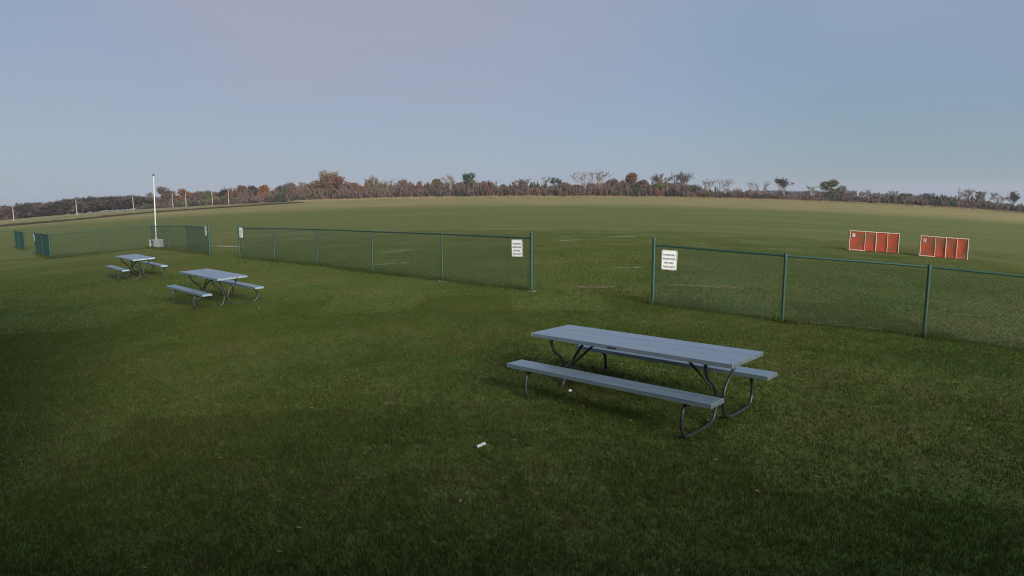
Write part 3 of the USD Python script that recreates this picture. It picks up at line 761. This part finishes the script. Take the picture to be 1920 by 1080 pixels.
# brush at the feet of the trees: one dense belt
rg = np.random.default_rng(21)
protos = []
for k, lf in enumerate(('leaf_brown', 'leaf_mauve', 'leaf_dark', 'leaf_rust', 'leaf_green', 'leaf_olive')):
    C = np.c_[rg.uniform(-1.5, 1.5, 9), rg.uniform(-1, 1, 9), rg.uniform(.1, .72, 9)]
    protos.append(('bush', leaves(C, rg.uniform(.22, .55, 9), 520, .11, rg, .55), lf))
PROF = np.array([(255, 8), (300, 15), (430, 22), (560, 27), (700, 29), (900, 28), (1050, 25), (1250, 28), (1330, 22), (1480, 16), (1560, 17), (1640, 15), (1700, 21), (1780, 24), (1850, 25), (1960, 16)], float)
pos, idx, rot, sc = [], [], [], []
for u_ in np.arange(258, 1990, 4.2):
    for row in range(2):
        y = 243 + row * 5 + rg.uniform(-1.5, 1.5); x = far_point(u_ + rg.uniform(-4, 4), 300, y)[0]
        h = np.interp(u_, PROF[:, 0], PROF[:, 1]) * y / F * rg.uniform(.45, 1.3) * (.72 if row == 0 else 1)
        pos.append((x, y, tz(x, y) - .1)); sc.append((rg.uniform(.8, 1.5), 1, h))
        nz = meshkit.noise(np.array([[u_ / 40, row * 3.1, 0]]))[0]
        idx.append(int(rg.choice(6, p=[.28, .32, .08, .16, .08, .08]) if nz < .6 else rg.choice([0, 2, 4, 1]))); rot.append((1, 0, 0, 0) if rg.random() < .5 else (0, 0, 0, 1))
instancer('undergrowth', protos, 'belt of brown and mauve bushes at the feet of the tree line', 'undergrowth', pos, idx, rot, sc)


def woods(cols_, y, label, leafs, seed, step, wscale):
    rg = np.random.default_rng(seed); pr = []
    for lf in leafs:
        C = np.c_[rg.uniform(-.36, .36, 10), rg.uniform(-.36, .36, 10), rg.uniform(.25, .85, 10)]
        pr.append(('far_tree', leaves(C, rg.uniform(.13, .22, 10), 420, .055, rg, .8), lf))
    pos, idx, rot, sc = [], [], [], []
    cu, ct, cb = np.array(cols_, float).T
    for u_ in np.arange(cu[0], cu[-1], step):
        for row in range(3):
            yy = y + row * 7 + rg.uniform(-2, 2); uu = u_ + rg.uniform(-step, step); p = far_point(uu, 300, yy); x = p[0]
            zb = min(tz(x, yy), far_point(uu, np.interp(uu, cu, cb), yy)[2]); zt = far_point(uu, np.interp(uu, cu, ct) + rg.uniform(-4, 11), yy)[2]
            h = max(zt - zb, 1.5); pos.append((x, yy, zb - .3)); s = wscale * rg.uniform(.8, 1.3); sc.append((s, s, h)); idx.append(int(rg.integers(len(pr)))); rot.append(quat(np.array([0, 0, 1.0]), rg.uniform(0, 6.2)))
    instancer('woods', pr, label, 'woods', pos, idx, rot, sc)


woods([(-90, 392, 424), (0, 386, 417), (50, 380, 411), (95, 377, 406), (140, 371, 402), (200, 370, 396), (255, 366, 391), (275, 371, 390)], 262, 'dark far woods behind the road at the left', ('leaf_dark', 'leaf_dark', 'leaf_brown'), 31, 4.0, 6.0)
woods([(290, 368, 389), (420, 359, 382), (470, 350, 381), (500, 354, 380), (560, 349, 379), (600, 338, 378), (640, 342, 377), (665, 350, 377), (740, 344, 375), (775, 349, 374), (830, 342, 373), (880, 339, 372), (930, 350, 371), (980, 345, 370), (1020, 350, 370), (1060, 347, 370), (1100, 342, 370), (1150, 346, 370), (1180, 338, 370), (1215, 347, 370), (1260, 340, 371), (1295, 346, 371), (1325, 357, 372)], 278, 'mauve brown woods standing close behind the tree line', ('leaf_mauve', 'leaf_brown', 'leaf_mauve', 'leaf_brown', 'leaf_tan'), 32, 4.0, 6.5)
woods([(1370, 356, 373), (1480, 357, 376), (1600, 359, 381), (1720, 366, 388), (1800, 374, 394), (1960, 388, 404)], 620, 'low distant woods on the horizon at the right', ('leaf_dark', 'leaf_mauve', 'leaf_brown'), 33, 4.0, 11.0)


# weeds along the ditch, and tall straw at the far edge of the field
def tufts(n, h, w, rg):
    V, f = [], []
    for k in range(n):
        x, y = rg.normal(size=2) * w; a = rg.uniform(0, 6.3); hh = h * rg.uniform(.5, 1.1); dx, dy = math.cos(a) * .05, math.sin(a) * .05; lx, ly = rg.normal(size=2) * h * .25
        i0 = len(V); V += [(x - dx, y - dy, 0), (x + dx, y + dy, 0), (x + lx, y + ly, hh)]; f.append((i0, i0 + 1, i0 + 2))
    return np.array(V, float), np.array(f)


def row_of(name, line, n, label, matname, h, w, spread, seed):
    rg = np.random.default_rng(seed); c = curve(np.c_[np.array(line, float), np.zeros(len(line))], 20)[:, :2]
    s = np.r_[0, np.cumsum(np.linalg.norm(np.diff(c, axis=0), axis=1))]; ss = rg.uniform(0, s[-1], n)
    x = np.interp(ss, s, c[:, 0]) + rg.normal(size=n) * spread; y = np.interp(ss, s, c[:, 1]) + rg.normal(size=n) * spread
    instancer(name, [('tuft', tufts(40, h, w, rg), matname), ('tuft', tufts(40, h * .8, w * 1.2, rg), matname)], label, 'grass', [(a, b_, tz(a, b_) - .03) for a, b_ in zip(x, y)],
              rg.integers(0, 2, n), [quat(np.array([0, 0, 1.0]), a) for a in rg.uniform(0, 6.2, n)], [(a, a, a) for a in rg.uniform(.6, 1.3, n)])


row_of('weeds', [(-118, 132), (-104, 136.5), (-96, 136), (-91, 136.5), (-88, 143), (-86, 154), (-82.5, 161), (-77, 166), (-69, 177), (-62, 196)], 600, 'dark ragged weeds along the ditch at the left of the field', 'weed', .45, .5, .5, 41)
row_of('tall_grass', [(-75, 236), (-40, 238), (0, 239), (40, 239), (90, 238), (140, 236), (190, 232)], 1500, 'pale straw coloured tall grass at the far edge of the field', 'straw', .7, .8, 1.2, 42)

# ---------------------------------------------------------------- roadside poles, far house
POLES = [(14, 388, 416, 186, 'roadside pole at the far left edge before the dark woods', False), (135, 374, 404, 188, 'roadside pole in the middle of the dark woods', False),
         (243, 368, 391, 222, 'roadside pole at the right end of the dark woods', False), (318, 362, 387, 228, 'roadside pole left of a close pair of poles', False),
         (343, 361, 386, 229, 'roadside pole third from the white pole', False), (393, 343, 383, 236, 'tallest roadside pole with a crossarm above the trees', True), (424, 355, 382, 236, 'pale roadside pole farthest right', False)]
for u_, t0, b0, y, lab, arm in POLES:
    x = far_point(u_, 300, y)[0]; z0 = tz(x, y); h = far_point(u_, t0, y)[2] - z0
    t = thing('roadside_pole', lab, 'pole', (x, y, z0 - .3))
    part('shaft', tube([(0, 0, 0), (0, 0, h + .3)], [.13, .09], 8), 'pole_wood', t, smooth=40)
    if arm:
        part('crossarm', box((-.9, -.06, h - .25), (.9, .06, h - .12)), 'pole_wood', t)
x = far_point(138, 300, 420)[0]; z0 = tz(x, 420) - 2
t = thing('radio_mast', 'thin radio mast rising above the dark woods at the left', 'mast', (x, 420, z0)); h = far_point(138, 358, 420)[2] - z0
part('shaft', tube([(0, 0, 0), (0, 0, h)], .16, 6), 'pole_wood', t)
part('antenna', cat_m([box((-.7, -.1, h - 1.6), (.7, .1, h - 1.3)), box((-.35, -.35, h - .6), (.35, .35, h))]), 'pole_wood', t)

y = 300.0; x = far_point(1622, 300, y)[0]; zt = far_point(1622, 362, y)[2]; z0 = zt - 4.2
t = thing('far_house', 'small white gabled house beyond the trees at the right', 'house', (x, y, z0), rotz=.15)
V = np.array([(-1.6, -1.9, 0), (1.6, -1.9, 0), (1.6, 5, 0), (-1.6, 5, 0), (-1.6, -1.9, 2.4), (1.6, -1.9, 2.4), (1.6, 5, 2.4), (-1.6, 5, 2.4), (0, -1.9, 3.5), (0, 5, 3.5)], float)
part('wall', (V, ConvexHull(V).simplices), 'house_wall', t)
part('roof', cat_m([trimesh.Trimesh(np.array(a), ConvexHull(np.array(a)).simplices, process=False) for a in
                    ([(-2.0, -2.3, 2.18), (-2.0, 5.4, 2.18), (0, -2.3, 3.56), (0, 5.4, 3.56), (-2.0, -2.3, 2.32), (-2.0, 5.4, 2.32), (0, -2.3, 3.72), (0, 5.4, 3.72)],
                     [(2.0, -2.3, 2.18), (2.0, 5.4, 2.18), (0.002, -2.3, 3.56), (0.002, 5.4, 3.56), (2.0, -2.3, 2.32), (2.0, 5.4, 2.32), (0.002, -2.3, 3.72), (0.002, 5.4, 3.72)])]), 'house_roof', t)
part('window', box((-.45, -1.95, .9), (.45, -1.89, 1.9)), 'window_dark', t)
part('shed', box((-6.0, -1.2, 0), (-1.62, 3, 1.9)), 'house_roof', t)
part('chimney', box((-2.0, 1, 3.0), (-1.4, 1.6, 5.4)), 'pole_wood', t)

# ---------------------------------------------------------------- the evening air
MAT['haze_air'] = usdkit.material(stage, '/World/Looks/haze_air', {'v': ('principled_volume', dict(color=(0.80, 0.82, 0.90), density=0.0002, anisotropy=0.2))}, [], volume='v.volume')
h = part('haze', box((-1900, -60, -150), (1900, 2700, 30)), 'haze_air')
tag(h, 'thin evening haze softening the far trees', kind='stuff')
